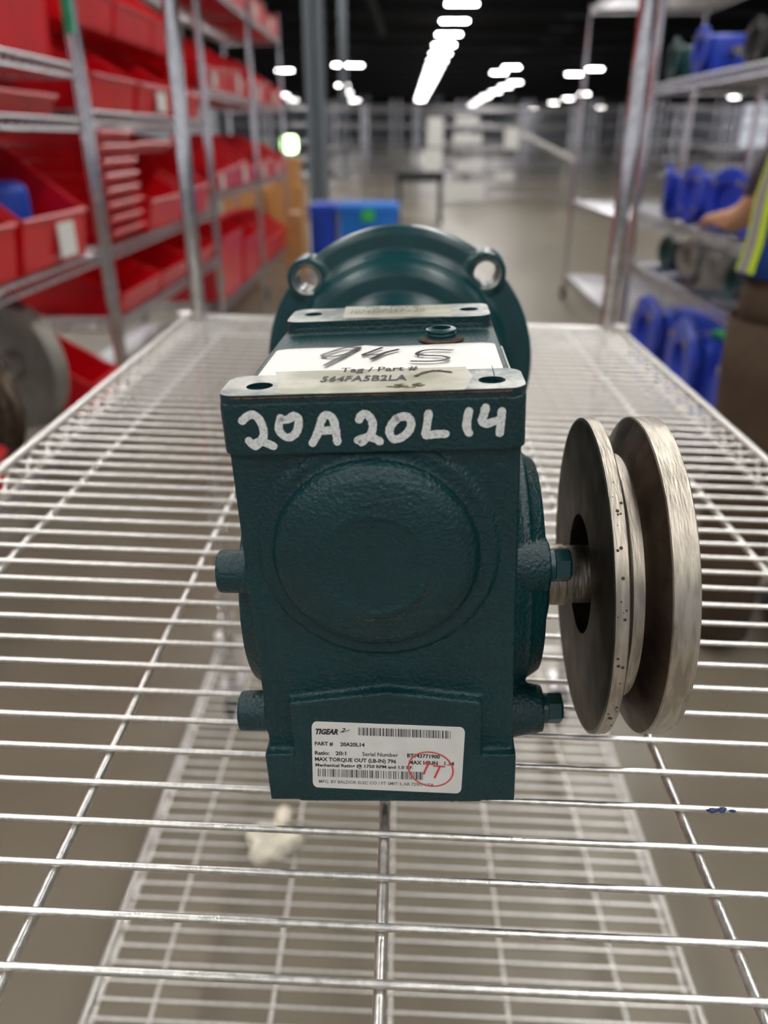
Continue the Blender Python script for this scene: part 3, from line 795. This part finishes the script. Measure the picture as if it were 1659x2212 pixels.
def bin_(y, dz, wd, dp, h, label, group, x=XF - 0.02, card=False, lip=0.42, rz=0.0):
    root = empty('storage_bin', (x, y, HC + dz + 0.006), rz); tag(root, label, 'bin', group)
    finish('bin_body', bin_mesh(wd, dp, h, lip), M['red'], root)
    if card:
        bm = bmesh.new(); hh = h * lip
        box(bm, 0.020, 0.026, -wd * 0.13 + wd * 0.1, wd * 0.13 + wd * 0.1, hh * 0.15, hh * 0.85)
        o = finish('label_card', bm, M['paper'], root); o.rotation_euler = (0, 0, 0); o.location = (0.008, 0, 0)
    return root
G = 'red bins on the left racks'
# nearest rack, upper shelf
for i, (y, wd, h) in enumerate(((1.75, 0.42, 0.42), (2.22, 0.42, 0.46), (2.68, 0.40, 0.46))):
    bin_(y, 0.225, wd, 0.42, h, 'large red bin on the top shelf of the taped-post rack, %s from near end' % ORD[i], G, lip=0.8)
for i, y in enumerate((1.7, 2.15, 2.6)):
    bin_(y, 0.06, 0.42, 0.42, 0.13, 'shallow red bin under the large bins of the taped-post rack, %s from near end' % ORD[i], G)
bin_(2.14, -0.385, 0.44, 0.44, 0.37, 'large red hopper bin at the picture edge left of the bin holding the blue part', G)
bb = bin_(2.66, -0.385, 0.50, 0.44, 0.37, 'large red hopper bin with a white card and a blue plastic part inside', G, card=True)
for i, (y, wd, h) in enumerate(((1.45, 0.36, 0.26), (1.86, 0.36, 0.30), (2.86, 0.26, 0.26))):
    bin_(y, -0.93, wd, 0.42, h, 'red bin on the bottom shelf by the grey pulley rims, %s from the near end' % ORD[i], G, x=XF - 0.02)
# rack with the stack
for k in range(8):
    bin_(3.40, -0.383 + 0.0515 * k, 0.40, 0.36, 0.0435, 'small red bin, %s from the bottom of the upright stack' % ORD[k], 'small red bins nested in a stack', x=XF - 0.035, lip=0.97)
bin_(3.98, -0.385, 0.56, 0.40, 0.30, 'red hopper bin right of the upright stack of small bins', G)
bin_(4.58, -0.385, 0.50, 0.40, 0.33, 'red hopper bin right beside the ribbed rear post of the trolley', G)
bin_(3.98, -0.062, 0.56, 0.36, 0.09, 'shallow red bin stacked above the hopper bin beside the small-bin stack', G, x=XF - 0.06)
bin_(3.42, 0.09, 0.50, 0.42, 0.27, 'red hopper bin with empty inside above the small-bin stack', G)
bin_(3.98, 0.09, 0.52, 0.42, 0.27, 'red hopper bin holding grey castings on the upper shelf', G, card=True)
bin_(4.55, 0.09, 0.50, 0.42, 0.27, 'red hopper bin at the far end of the upper shelf', G)
for i, y in enumerate((3.5, 4.06, 4.6)):
    bin_(y, 0.38, 0.52, 0.40, 0.30, 'red bin stacked on the hopper bins of the upper shelf, %s from near end' % ORD[i], G, x=XF - 0.10)
for i, y in enumerate((3.45, 4.02, 4.58)):
    bin_(y, -0.66, 0.54, 0.44, 0.20, 'dark red-looking bin low behind the trolley edge, %s from the near end' % ORD[i], G)
for rk, (ya, nm_) in enumerate(((4.98, 'third rack'), (6.56, 'farthest rack'))):
    for dz, h, lv in ((0.80, 0.26, 'top shelf'), (0.255, 0.26, 'upper middle shelf'), (-0.305, 0.27, 'lower middle shelf')):
        for i in range(4):
            y = ya + 0.2 + 0.375 * i
            bin_(y, dz, 0.34, 0.40, h * (0.9 + 0.15 * ((i * 7 + rk) % 3)), 'red bin on the %s of the %s, %s from near end' % (lv, nm_, ORD[i]), G, card=(i % 2 == 0), lip=0.45)
bin_(5.4, -0.95, 0.66, 0.44, 0.42, 'big rounded red tub on the bottom shelf of the third rack', G, lip=0.9)
bin_(6.12, -0.95, 0.62, 0.44, 0.36, 'second big red tub on the bottom shelf of the third rack', G, lip=0.8)
for i in range(3): bin_(6.85 + 0.45 * i, -0.95, 0.42, 0.44, 0.34, 'red bin on the bottom shelf of the farthest rack, %s from near end' % ORD[i], G, lip=0.5)

# castings and motors, used in many places
def casting(scale, m, loc_, rz, label, group, tilt=0.0, cat='gearbox', style=0):
    root = empty('gearbox_casting', loc_, rz); tag(root, label, cat, group)
    s = scale
    bm = bmesh.new(); box(bm, -0.45 * s, 0.45 * s, -0.35 * s, 0.35 * s, 0.0, 0.75 * s, 0.09 * s, seg=3)
    box(bm, -0.52 * s, 0.52 * s, -0.4 * s, 0.4 * s, 0, 0.07 * s, 0.02 * s)
    finish('body', bm, m, root, True, 40)
    bm = bmesh.new()
    lathe(bm, [(0, 0.34), (0.30, 0.34), (0.28, 0.42), (0.44, 0.50), (0.47, 0.56), (0.44, 0.60), (0.24, 0.60), (0.22, 0.52), (0, 0.52)], 28, axis_m((0, 0, 0.47 * s), (-1, 0, 0)) @ Matrix.Scale(s, 4))
    finish('round_flange', bm, m, root, True, 40)
    bm = bmesh.new(); tube(bm, (0.0, -0.33 * s, 0.42 * s), (0.0, -0.62 * s, 0.42 * s), 0.09 * s, 16)
    finish('shaft', bm, M['steel'], root, True, 40)
    if style == 0:
        for a in range(4):
            bm = bmesh.new(); q = Vector((-0.60 * s, 0.36 * s * math.cos(a * math.pi / 2 + .78), 0.47 * s + 0.36 * s * math.sin(a * math.pi / 2 + .78))); tube(bm, q, q + Vector((-0.03 * s, 0, 0)), 0.045 * s, 6)
            finish('flange_bolt', bm, M['greycast'], root)
    return root
casting(0.33, M['blue'], (XF - 0.24, 2.66, HC - 0.372), 0.5, 'bright blue housing lying in the near red hopper bin', 'loose parts in the red bins')
casting(0.12, M['greycast'], (XF - 0.22, 4.0, HC + 0.105), 0.3, 'grey casting in the red bin of the upper shelf', 'loose parts in the red bins')
casting(0.20, M['brass'], (XF - 0.25, 5.2, HC + 0.28), 0.8, 'brown metal part standing in the near bin of the third rack', 'loose parts in the red bins')
casting(0.16, M['rubber'], (XF - 0.16, 6.85, HC - 0.28), 0.2, 'dark round part resting in a red bin of the farthest rack', 'loose parts in the red bins')
casting(0.14, M['greycast'], (XF - 0.16, 6.1, HC - 0.27), 0.2, 'grey part lying in the last bin of the third rack', 'loose parts in the red bins')
# big grey pulley rims at the lower left
def rim(x, y, dz, R_, label, rz, m):
    root = empty('pulley_rim', (x, y, HC + dz + R_), rz); tag(root, label, 'pulley')
    bm = bmesh.new(); lathe(bm, [(R_ * 0.80, -0.03), (R_ * 0.97, -0.03), (R_, -0.02), (R_ * 0.94, 0), (R_, 0.02), (R_ * 0.97, 0.03), (R_ * 0.80, 0.03)], 64, None, closed=True)
    finish('rim', bm, m, root, True, 40)
    bm = bmesh.new()
    lathe(bm, [(0.04, -0.006), (R_ * 0.82, -0.006), (R_ * 0.82, 0.006), (0.04, 0.006)], 48, None, closed=True)
    finish('web', bm, m, root, True, 40)
    bm = bmesh.new(); lathe(bm, [(0.02, -0.04), (0.05, -0.04), (0.05, 0.04), (0.02, 0.04)], 24, None, closed=True); finish('hub', bm, m, root, True, 40)
    return root
rim(XF - 0.20, 2.60, -0.925, 0.225, 'large grey pulley rim standing at the lower left, the farther of two', 1.15, M['greycast'])
rim(XF - 0.16, 2.27, -0.925, 0.185, 'dark grey pulley rim standing at the lower left, the nearer of two', 1.0, M['steel_dark'])

# ---------------------------------------------------------------- right hand racks
XD = 1.15
rack('wire_rack', 'chrome wire rack at the right edge loaded with blue gearboxes', XD, XD + 0.5, 2.35, 4.12, [0.22, -0.32, -0.56, -1.04], 1.0, m=M['chrome_far'])
rack('wire_rack', 'tall chrome rack with a bare top shelf behind the right-hand trolley post', 1.36, 2.2, 4.95, 6.75, [0.86, -0.45, -1.03], 0.88, casters=True)
GB = 'blue gearboxes on the right rack'
def rowc(dz, items, lv):
    for i, (y, s, mm, rz, xo, what) in enumerate(items):
        casting(s, M[mm], (XD + xo, y, HC + dz + 0.006), rz, '%s on the %s of the right rack, %s from near end' % (what, lv, ORD[i]), GB if mm == 'bluecast' else 'castings on the right rack')
rowc(0.22, [(2.55, 0.22, 'tealcast', 0.2, 0.2, 'dark green gearbox'), (2.88, 0.20, 'tealcast', 0.9, 0.22, 'dark green gearbox'), (3.22, 0.17, 'rubber', 0.1, 0.18, 'small black gearbox'),
            (3.60, 0.19, 'bluecast', 0.0, 0.13, 'blue gearbox'), (3.95, 0.18, 'tealcast', 0.0, 0.13, 'green gearbox')], 'highest shelf')
rowc(-0.32, [(y, 0.235, 'bluecast', r, 0.17, 'blue gearbox') for y, r in ((2.55, 0.5), (2.87, 0.2), (3.18, 0.4), (3.50, 0.1), (3.80, -0.3))], 'blue-laden shelf')
rowc(-0.56, [(2.6, 0.17, 'greycast', 0.4, 0.18, 'grey casting'), (2.85, 0.17, 'greycast', 0.9, 0.18, 'grey casting'), (3.1, 0.15, 'tealcast', 0.1, 0.2, 'dark green casting'), (3.35, 0.18, 'greycast', -0.4, 0.16, 'grey casting'),
             (3.62, 0.18, 'greycast', 0.5, 0.2, 'grey casting'), (3.88, 0.16, 'tealcast', 0.2, 0.18, 'dark green casting')], 'middle shelf')
rowc(-1.04, [(y, 0.40, 'bluecast', r, 0.24, 'blue flanged gearbox') for y, r in ((2.66, 0.05), (3.22, -0.05), (3.78, 0.05))], 'bottom shelf')
p = on_y(1520, 722, 3.05)
bm = bmesh.new(); box(bm, -0.06, 0.06, -0.05, 0.05, 0, 0.02, 0.006)
o = finish('paper_tag', bm, M['limetag']); o.location = (XD + 0.20, 3.22, HC - 1.034 + 0.40 * 0.75 + 0.001); tag(o, 'bright green tag lying on a blue gearbox at right', 'tag')

# ---------------------------------------------------------------- far racks
FD = 17.6
FRK = []
for i in range(9):
    x0 = -1.6 + i * 1.08 - 0.25
    rk = rack('wire_rack', 'far empty chrome wire rack across the hall, %s from the left' % ORD[i], x0, x0 + 1.0, FD + (i % 2) * 0.15, FD + 0.6 + (i % 2) * 0.15,
              [0.55 - 0.03 * (i % 3), 0.22, -0.15, -0.5, -0.85, -1.08], 0.62, wires=0.09, group='far wire racks'); FRK.append(rk)
for i in range(8):
    x0 = -5.2 + i * 1.7
    rk = rack('wire_rack', 'chrome wire rack of the second far row, %s from the left' % ORD[i], x0, x0 + 1.5, 22.5, 23.1, [0.75, 0.35, -0.05, -0.45, -0.85], 0.9, wires=0.12, group='second row of far wire racks')
for rr_ in range(2):
    for i in range(7):
        x0 = -6 + i * 2.4
        rack('wire_rack', 'dim wire rack of the %s far row, %s from the left' % (('third', 'fourth')[rr_], ORD[i]), x0, x0 + 2.2, 29.0 + 7 * rr_, 29.7 + 7 * rr_, [1.0, 0.5, 0.0, -0.5, -0.95], 1.3, wires=0.12, group='rearmost wire racks', m=M['column'])
for i in range(5):
    x0 = 6.2 + i * 1.35
    rack('wire_rack', 'far chrome rack seen between the right-hand racks, %s from the left' % ORD[i], x0, x0 + 1.2, 15.0, 15.6, [0.5, 0.1, -0.3, -0.7, -1.05], 0.6, wires=0.12, group='far right wire racks')
# pale boards hooked on the far racks (parts of them)
for i, (px, py, wpx, hpx) in enumerate(((1015, 358, 60, 22), (1010, 300, 60, 20), (1005, 415, 84, 36), (940, 285, 34, 56), (935, 355, 38, 60), (1010, 262, 50, 18), (1105, 300, 30, 40), (1090, 380, 40, 14))):
    best = min(FRK, key=lambda r: abs(r.location.x - on_y(px, py, FD).x))
    p = on_y(px, py, FD - 0.03); k = FD * 0.92 / F
    bm = bmesh.new(); box(bm, -wpx * k / 2, wpx * k / 2, -0.012, 0.012, -hpx * k / 2, hpx * k / 2, 0.004)
    o = finish('white_panel', bm, M['paper'], best); o.location = p - best.location; o['label'] = 'pale white board on the rack front'
p = on_y(1185, 318, 16.8)
bm = bmesh.new(); box(bm, -0.55, 0.55, -0.2, 0.2, -0.03, 0.03, 0.01)
o = finish('roller_tray', bm, M['paper']); o.location = p; o.rotation_euler = (0, 0.42, 0); tag(o, 'slanting white tray in front of the far racks at right', 'tray')
bm = bmesh.new(); box(bm, -0.06, 0.06, -0.06, 0.06, 0, p.z - FLOOR - 0.22, 0.01)
o = finish('tray_stand', bm, M['greycast']); o.location = (p.x + 0.36, p.y, FLOOR); tag(o, 'grey stand under the slanting white tray', 'stand')
# exit-like lamp on the left
p = on_y(625, 312, 26.5)
bm = bmesh.new(); box(bm, -0.22, 0.22, -0.06, 0.06, -0.22, 0.22, 0.08)
o = finish('wall_lamp', bm, M['exit']); o.location = p; tag(o, 'glowing pale green wall lamp beside the end of the red bin racks', 'lamp')
# dark table
p = on_z(905, 478, FLOOR)
root = empty('work_table', (p.x, p.y, FLOOR)); tag(root, 'small black-topped table in the open floor before the far racks', 'table')
bm = bmesh.new(); box(bm, -0.38, 0.38, -0.3, 0.3, 0.62, 0.75, 0.01); finish('table_top', bm, M['black'], root)
for sx_ in (-0.34, 0.34):
    for sy_ in (-0.26, 0.26):
        bm = bmesh.new(); tube(bm, (sx_, sy_, 0), (sx_ * 0.95, sy_, 0.69), 0.028, 8); finish('leg', bm, M['black'], root)
# cart of blue totes
for i, (px, wd, mm, nm2) in enumerate(((702, 0.28, 'blue', 'darker left one'), (798, 0.66, 'bluebin', 'brighter right one'))):
    p = on_y(px, 500, 9.6)
    root = empty('blue_tote', (p.x, 9.6, FLOOR)); tag(root, 'large blue plastic tote standing on the floor behind the flange, %s' % nm2, 'tote', 'blue totes')
    h = on_y(px, 440, 9.6).z - FLOOR
    bm = bmesh.new(); box(bm, -wd / 2, wd / 2, -0.3, 0.3, 0, h, 0.02); box(bm, -wd / 2 - 0.02, wd / 2 + 0.02, -0.32, 0.32, h - 0.07, h - 0.02, 0.008)
    for k in range(3): box(bm, -wd / 2 + wd * (0.2 + 0.3 * k) - 0.02, -wd / 2 + wd * (0.2 + 0.3 * k) + 0.02, -0.312, -0.29, 0.05, h - 0.1)
    finish('tote_body', bm, M[mm], root)
    bm = bmesh.new(); box(bm, -wd / 2 - 0.01, wd / 2 + 0.01, -0.31, 0.31, h - 0.02, h + 0.01, 0.008); finish('lid', bm, M[mm], root)
    if i == 1:
        bm = bmesh.new(); box(bm, -0.07, 0.07, -0.334, -0.325, h - 0.16, h - 0.04); finish('green_tag', bm, M['limetag'], root)
# cardboard boxes
def carton(px0, px1, pyt, y, zb, dp, label):
    a = on_y(px0, pyt, y); b = on_y(px1, pyt, y)
    root = empty('cardboard_box', ((a.x + b.x) / 2, y + dp / 2, zb)); tag(root, label, 'box', 'cardboard boxes')
    bm = bmesh.new(); box(bm, -(b.x - a.x) / 2, (b.x - a.x) / 2, -dp / 2, dp / 2, 0, a.z - zb, 0.004); finish('carton', bm, M['card'], root)
    bm = bmesh.new(); box(bm, -0.03, 0.03, -dp / 2 - 0.001, dp / 2, a.z - zb, a.z - zb + 0.002); finish('packing_tape', bm, M['greycast'], root)
    return a.z
z1 = carton(566, 650, 402, 9.0, FLOOR, 0.5, 'large cardboard box on the floor at the end of the red bin racks')
z2 = carton(585, 640, 342, 9.05, z1 + 0.002, 0.4, 'small cardboard box on top of the large floor box')
carton(480, 556, 410, 8.6, FLOOR, 0.5, 'cardboard box seen through the third rack')
carton(618, 650, 462, 8.0, FLOOR, 0.4, 'narrow cardboard box in front of the large floor box')

# ================================================================ THE WORKER AT THE RIGHT EDGE
PX, PY = 0.955, 1.78
def skin_body(name, verts, edges, radii, m, parent, sub=2, root=0):
    me = bpy.data.meshes.new(name); me.from_pydata([Vector(v) for v in verts], edges, []); me.update()
    o = bpy.data.objects.new(name, me); C.objects.link(o)
    md = o.modifiers.new('skin', 'SKIN')
    for i, r in enumerate(radii): me.skin_vertices[0].data[i].radius = r if isinstance(r, tuple) else (r, r)
    for i in range(len(verts)): me.skin_vertices[0].data[i].use_root = (i == root)
    s = o.modifiers.new('sub', 'SUBSURF'); s.levels = sub; s.render_levels = sub
    n = evaluated(o); o.modifiers.clear(); o.data = n; n.materials.clear(); n.materials.append(m)
    n.polygons.foreach_set('use_smooth', [True] * len(n.polygons)); o.parent = parent
    return o
man = empty('person', (PX, PY, FLOOR)); tag(man, 'person at the right edge in blue vest with lime and grey stripes and brown trousers', 'person')
# body (skin): head, neck, torso, arms with hands; local origin between the feet, facing +Y (towards the rack)
bv = [(0, 0, 0.98), (0, 0.0, 1.15), (0, 0.02, 1.38), (0.01, 0.03, 1.50), (0.015, 0.06, 1.58), (0.015, 0.075, 1.70), (0.015, 0.08, 1.76),
      (-0.12, 0.03, 1.43), (-0.07, 0.20, 1.15), (-0.085, 0.36, 1.045), (-0.085, 0.43, 1.03),
      (0.19, 0.03, 1.43), (0.25, 0.05, 1.15), (0.25, 0.24, 0.98), (0.25, 0.31, 0.98),
      (-0.09, 0, 0.90), (-0.10, 0.02, 0.50), (-0.10, -0.02, 0.10), (-0.10, 0.12, 0.05), (0.10, 0, 0.90), (0.11, 0.02, 0.50), (0.11, -0.02, 0.10), (0.12, 0.12, 0.05)]
be = [(0, 1), (1, 2), (2, 3), (3, 4), (4, 5), (5, 6), (2, 7), (7, 8), (8, 9), (9, 10), (2, 11), (11, 12), (12, 13), (13, 14), (0, 15), (15, 16), (16, 17), (17, 18), (0, 19), (19, 20), (20, 21), (21, 22)]
br = [(0.15, 0.11), (0.15, 0.11), (0.17, 0.11), 0.06, 0.075, 0.092, 0.06, 0.055, 0.045, 0.034, 0.034, 0.055, 0.045, 0.034, 0.034, 0.085, 0.055, 0.04, 0.035, 0.085, 0.055, 0.04, 0.035]
skin_body('body', bv, be, br, M['skin'], man)
# hands: palm plus five separate fingers
for s, (hx, hy, hz) in ((-1, (-0.085, 0.42, 1.03)), (1, (0.25, 0.31, 0.98))):
    v = [(hx, hy, hz), (hx, hy + 0.05, hz)]; e = [(0, 1)]; r = [0.03, 0.032]
    for k, (dx, L) in enumerate(((-0.03, 0.07), (-0.01, 0.082), (0.01, 0.078), (0.03, 0.06))):
        b = len(v); v += [(hx + dx * 0.9, hy + 0.075, hz), (hx + dx, hy + 0.075 + L * 0.55, hz - 0.006), (hx + dx, hy + 0.075 + L, hz - 0.028)]
        e += [(1, b), (b, b + 1), (b + 1, b + 2)]; r += [0.012, 0.009, 0.008]
    b = len(v); v += [(hx - s * 0.035, hy + 0.03, hz - 0.01), (hx - s * 0.055, hy + 0.07, hz - 0.02)]; e += [(0, b), (b, b + 1)]; r += [0.013, 0.010]
    skin_body('hand', v, e, r, M['skin'], man)
# clothing
def shell(name, rings, m, parent, n=36):
    """rings: (cx, cy, z, rx, ry)"""
    bm = bmesh.new(); RR = []
    for cx, cy, z, rx, ry in rings:
        RR.append([bm.verts.new((cx + rx * math.cos(2 * math.pi * i / n), cy + ry * math.sin(2 * math.pi * i / n) * (1 + 0.04 * math.sin(5 * i)), z)) for i in range(n)])
    for A, B in zip(RR[:-1], RR[1:]):
        for i in range(n): j = (i + 1) % n; bm.faces.new((A[i], A[j], B[j], B[i]))
    o = finish(name, bm, m, parent, True, 0)
    so = o.modifiers.new('s', 'SOLIDIFY'); so.thickness = 0.006
    return o
vest = shell('vest', [(0.0, 0, 0.955, 0.215, 0.155), (0.0, 0, 1.02, 0.205, 0.150), (-0.005, 0, 1.12, 0.198, 0.146), (0.02, 0.01, 1.25, 0.2, 0.148), (0.03, 0.02, 1.38, 0.2, 0.14), (0.01, 0.025, 1.46, 0.15, 0.11), (0.01, 0.03, 1.51, 0.075, 0.07)], M['navy'], man)
def stripe(name, m, x0, x1, y, parent):
    bm = bmesh.new(); R1 = []
    for z, cx, rx, ry in ((0.962, 0.0, 0.218, 0.158), (1.02, 0.0, 0.208, 0.153), (1.12, -0.005, 0.201, 0.149), (1.25, 0.02, 0.203, 0.152), (1.38, 0.03, 0.203, 0.146)):
        row = []
        for i in range(7):
            a = math.radians(x0 + (x1 - x0) * i / 6); row.append(bm.verts.new((cx + rx * 1.006 * math.cos(a), ry * 1.02 * math.sin(a) - 0.0, z)))
        R1.append(row)
    for A, B in zip(R1[:-1], R1[1:]):
        for i in range(6): bm.faces.new((A[i], A[i + 1], B[i + 1], B[i]))
    return finish(name, bm, m, parent, True, 0)
stripe('reflective_stripe', M['lime'], 172, 178, 0, vest)['label'] = 'lime band'
stripe('reflective_stripe', M['silver'], 178, 191, 0, vest)['label'] = 'grey reflective band'
stripe('reflective_stripe', M['lime'], 191, 198, 0, vest)['label'] = 'lime band'
stripe('reflective_stripe', M['silver'], 300, 312, 0, vest)
shell('sleeve', [(-0.115, 0.03, 1.44, 0.066, 0.072), (-0.095, 0.10, 1.32, 0.058, 0.066), (-0.075, 0.18, 1.21, 0.05, 0.06), (-0.078, 0.29, 1.10, 0.038, 0.046)], M['sleeve'], man, 20)
shell('sleeve', [(0.19, 0.03, 1.44, 0.075, 0.075), (0.225, 0.04, 1.30, 0.066, 0.07), (0.25, 0.05, 1.16, 0.06, 0.066)], M['sleeve'], man, 20)
shell('trousers', [(0, 0, 1.0, 0.18, 0.135), (0, 0, 0.90, 0.195, 0.14), (0, 0, 0.82, 0.19, 0.135)], M['trouser'], man)
for s in (-1, 1):
    shell('trouser_leg', [(s * 0.093, 0, 0.86, 0.115, 0.132), (s * 0.098, 0.01, 0.70, 0.10, 0.115), (s * 0.10, 0.02, 0.50, 0.083, 0.092), (s * 0.105, 0.0, 0.28, 0.076, 0.084), (s * 0.11, -0.01, 0.05, 0.075, 0.088)], M['trouser'], man, 24)
    bm = bmesh.new(); bmesh.ops.create_icosphere(bm, subdivisions=3, radius=1, matrix=Matrix.Translation((s * 0.11, 0.05, 0.045)) @ Matrix.Diagonal((0.052, 0.145, 0.05, 1)))
    for v in bm.verts: v.co.z = max(v.co.z, 0.0)
    finish('boot', bm, M['rubber'], man, True, 0)
bm = bmesh.new(); bmesh.ops.create_icosphere(bm, subdivisions=4, radius=1, matrix=Matrix.Translation((0.015, 0.055, 1.70)) @ Matrix.Diagonal((0.101, 0.11, 0.12, 1)))
bmesh.ops.delete(bm, geom=[v for v in bm.verts if v.co.y > 0.10 and v.co.z < 1.745 or v.co.z < 1.62], context='VERTS')
finish('hair', bm, M['hair'], man, True, 0)
for s in (-1, 1):
    bm = bmesh.new(); bmesh.ops.create_uvsphere(bm, u_segments=12, v_segments=8, radius=0.011, matrix=Matrix.Translation((0.015 + s * 0.032, 0.163, 1.685))); finish('eye', bm, M['paper'], man, True, 0)
    bm = bmesh.new(); bmesh.ops.create_uvsphere(bm, u_segments=12, v_segments=8, radius=1, matrix=Matrix.Translation((0.015 + s * 0.098, 0.075, 1.675)) @ Matrix.Diagonal((0.01, 0.018, 0.03, 1))); finish('ear', bm, M['skin'], man, True, 0)
bm = bmesh.new(); bmesh.ops.create_cone(bm, segments=10, radius1=0.018, radius2=0.006, depth=0.045, cap_ends=True, matrix=Matrix.Translation((0.015, 0.175, 1.665)) @ Matrix.Rotation(0.35, 4, 'X')); finish('nose', bm, M['skin'], man, True, 0)
bm = bmesh.new(); box(bm, -0.01, 0.04, 0.158, 0.166, 1.622, 1.63, 0.003); finish('mouth', bm, M['redink'], man)
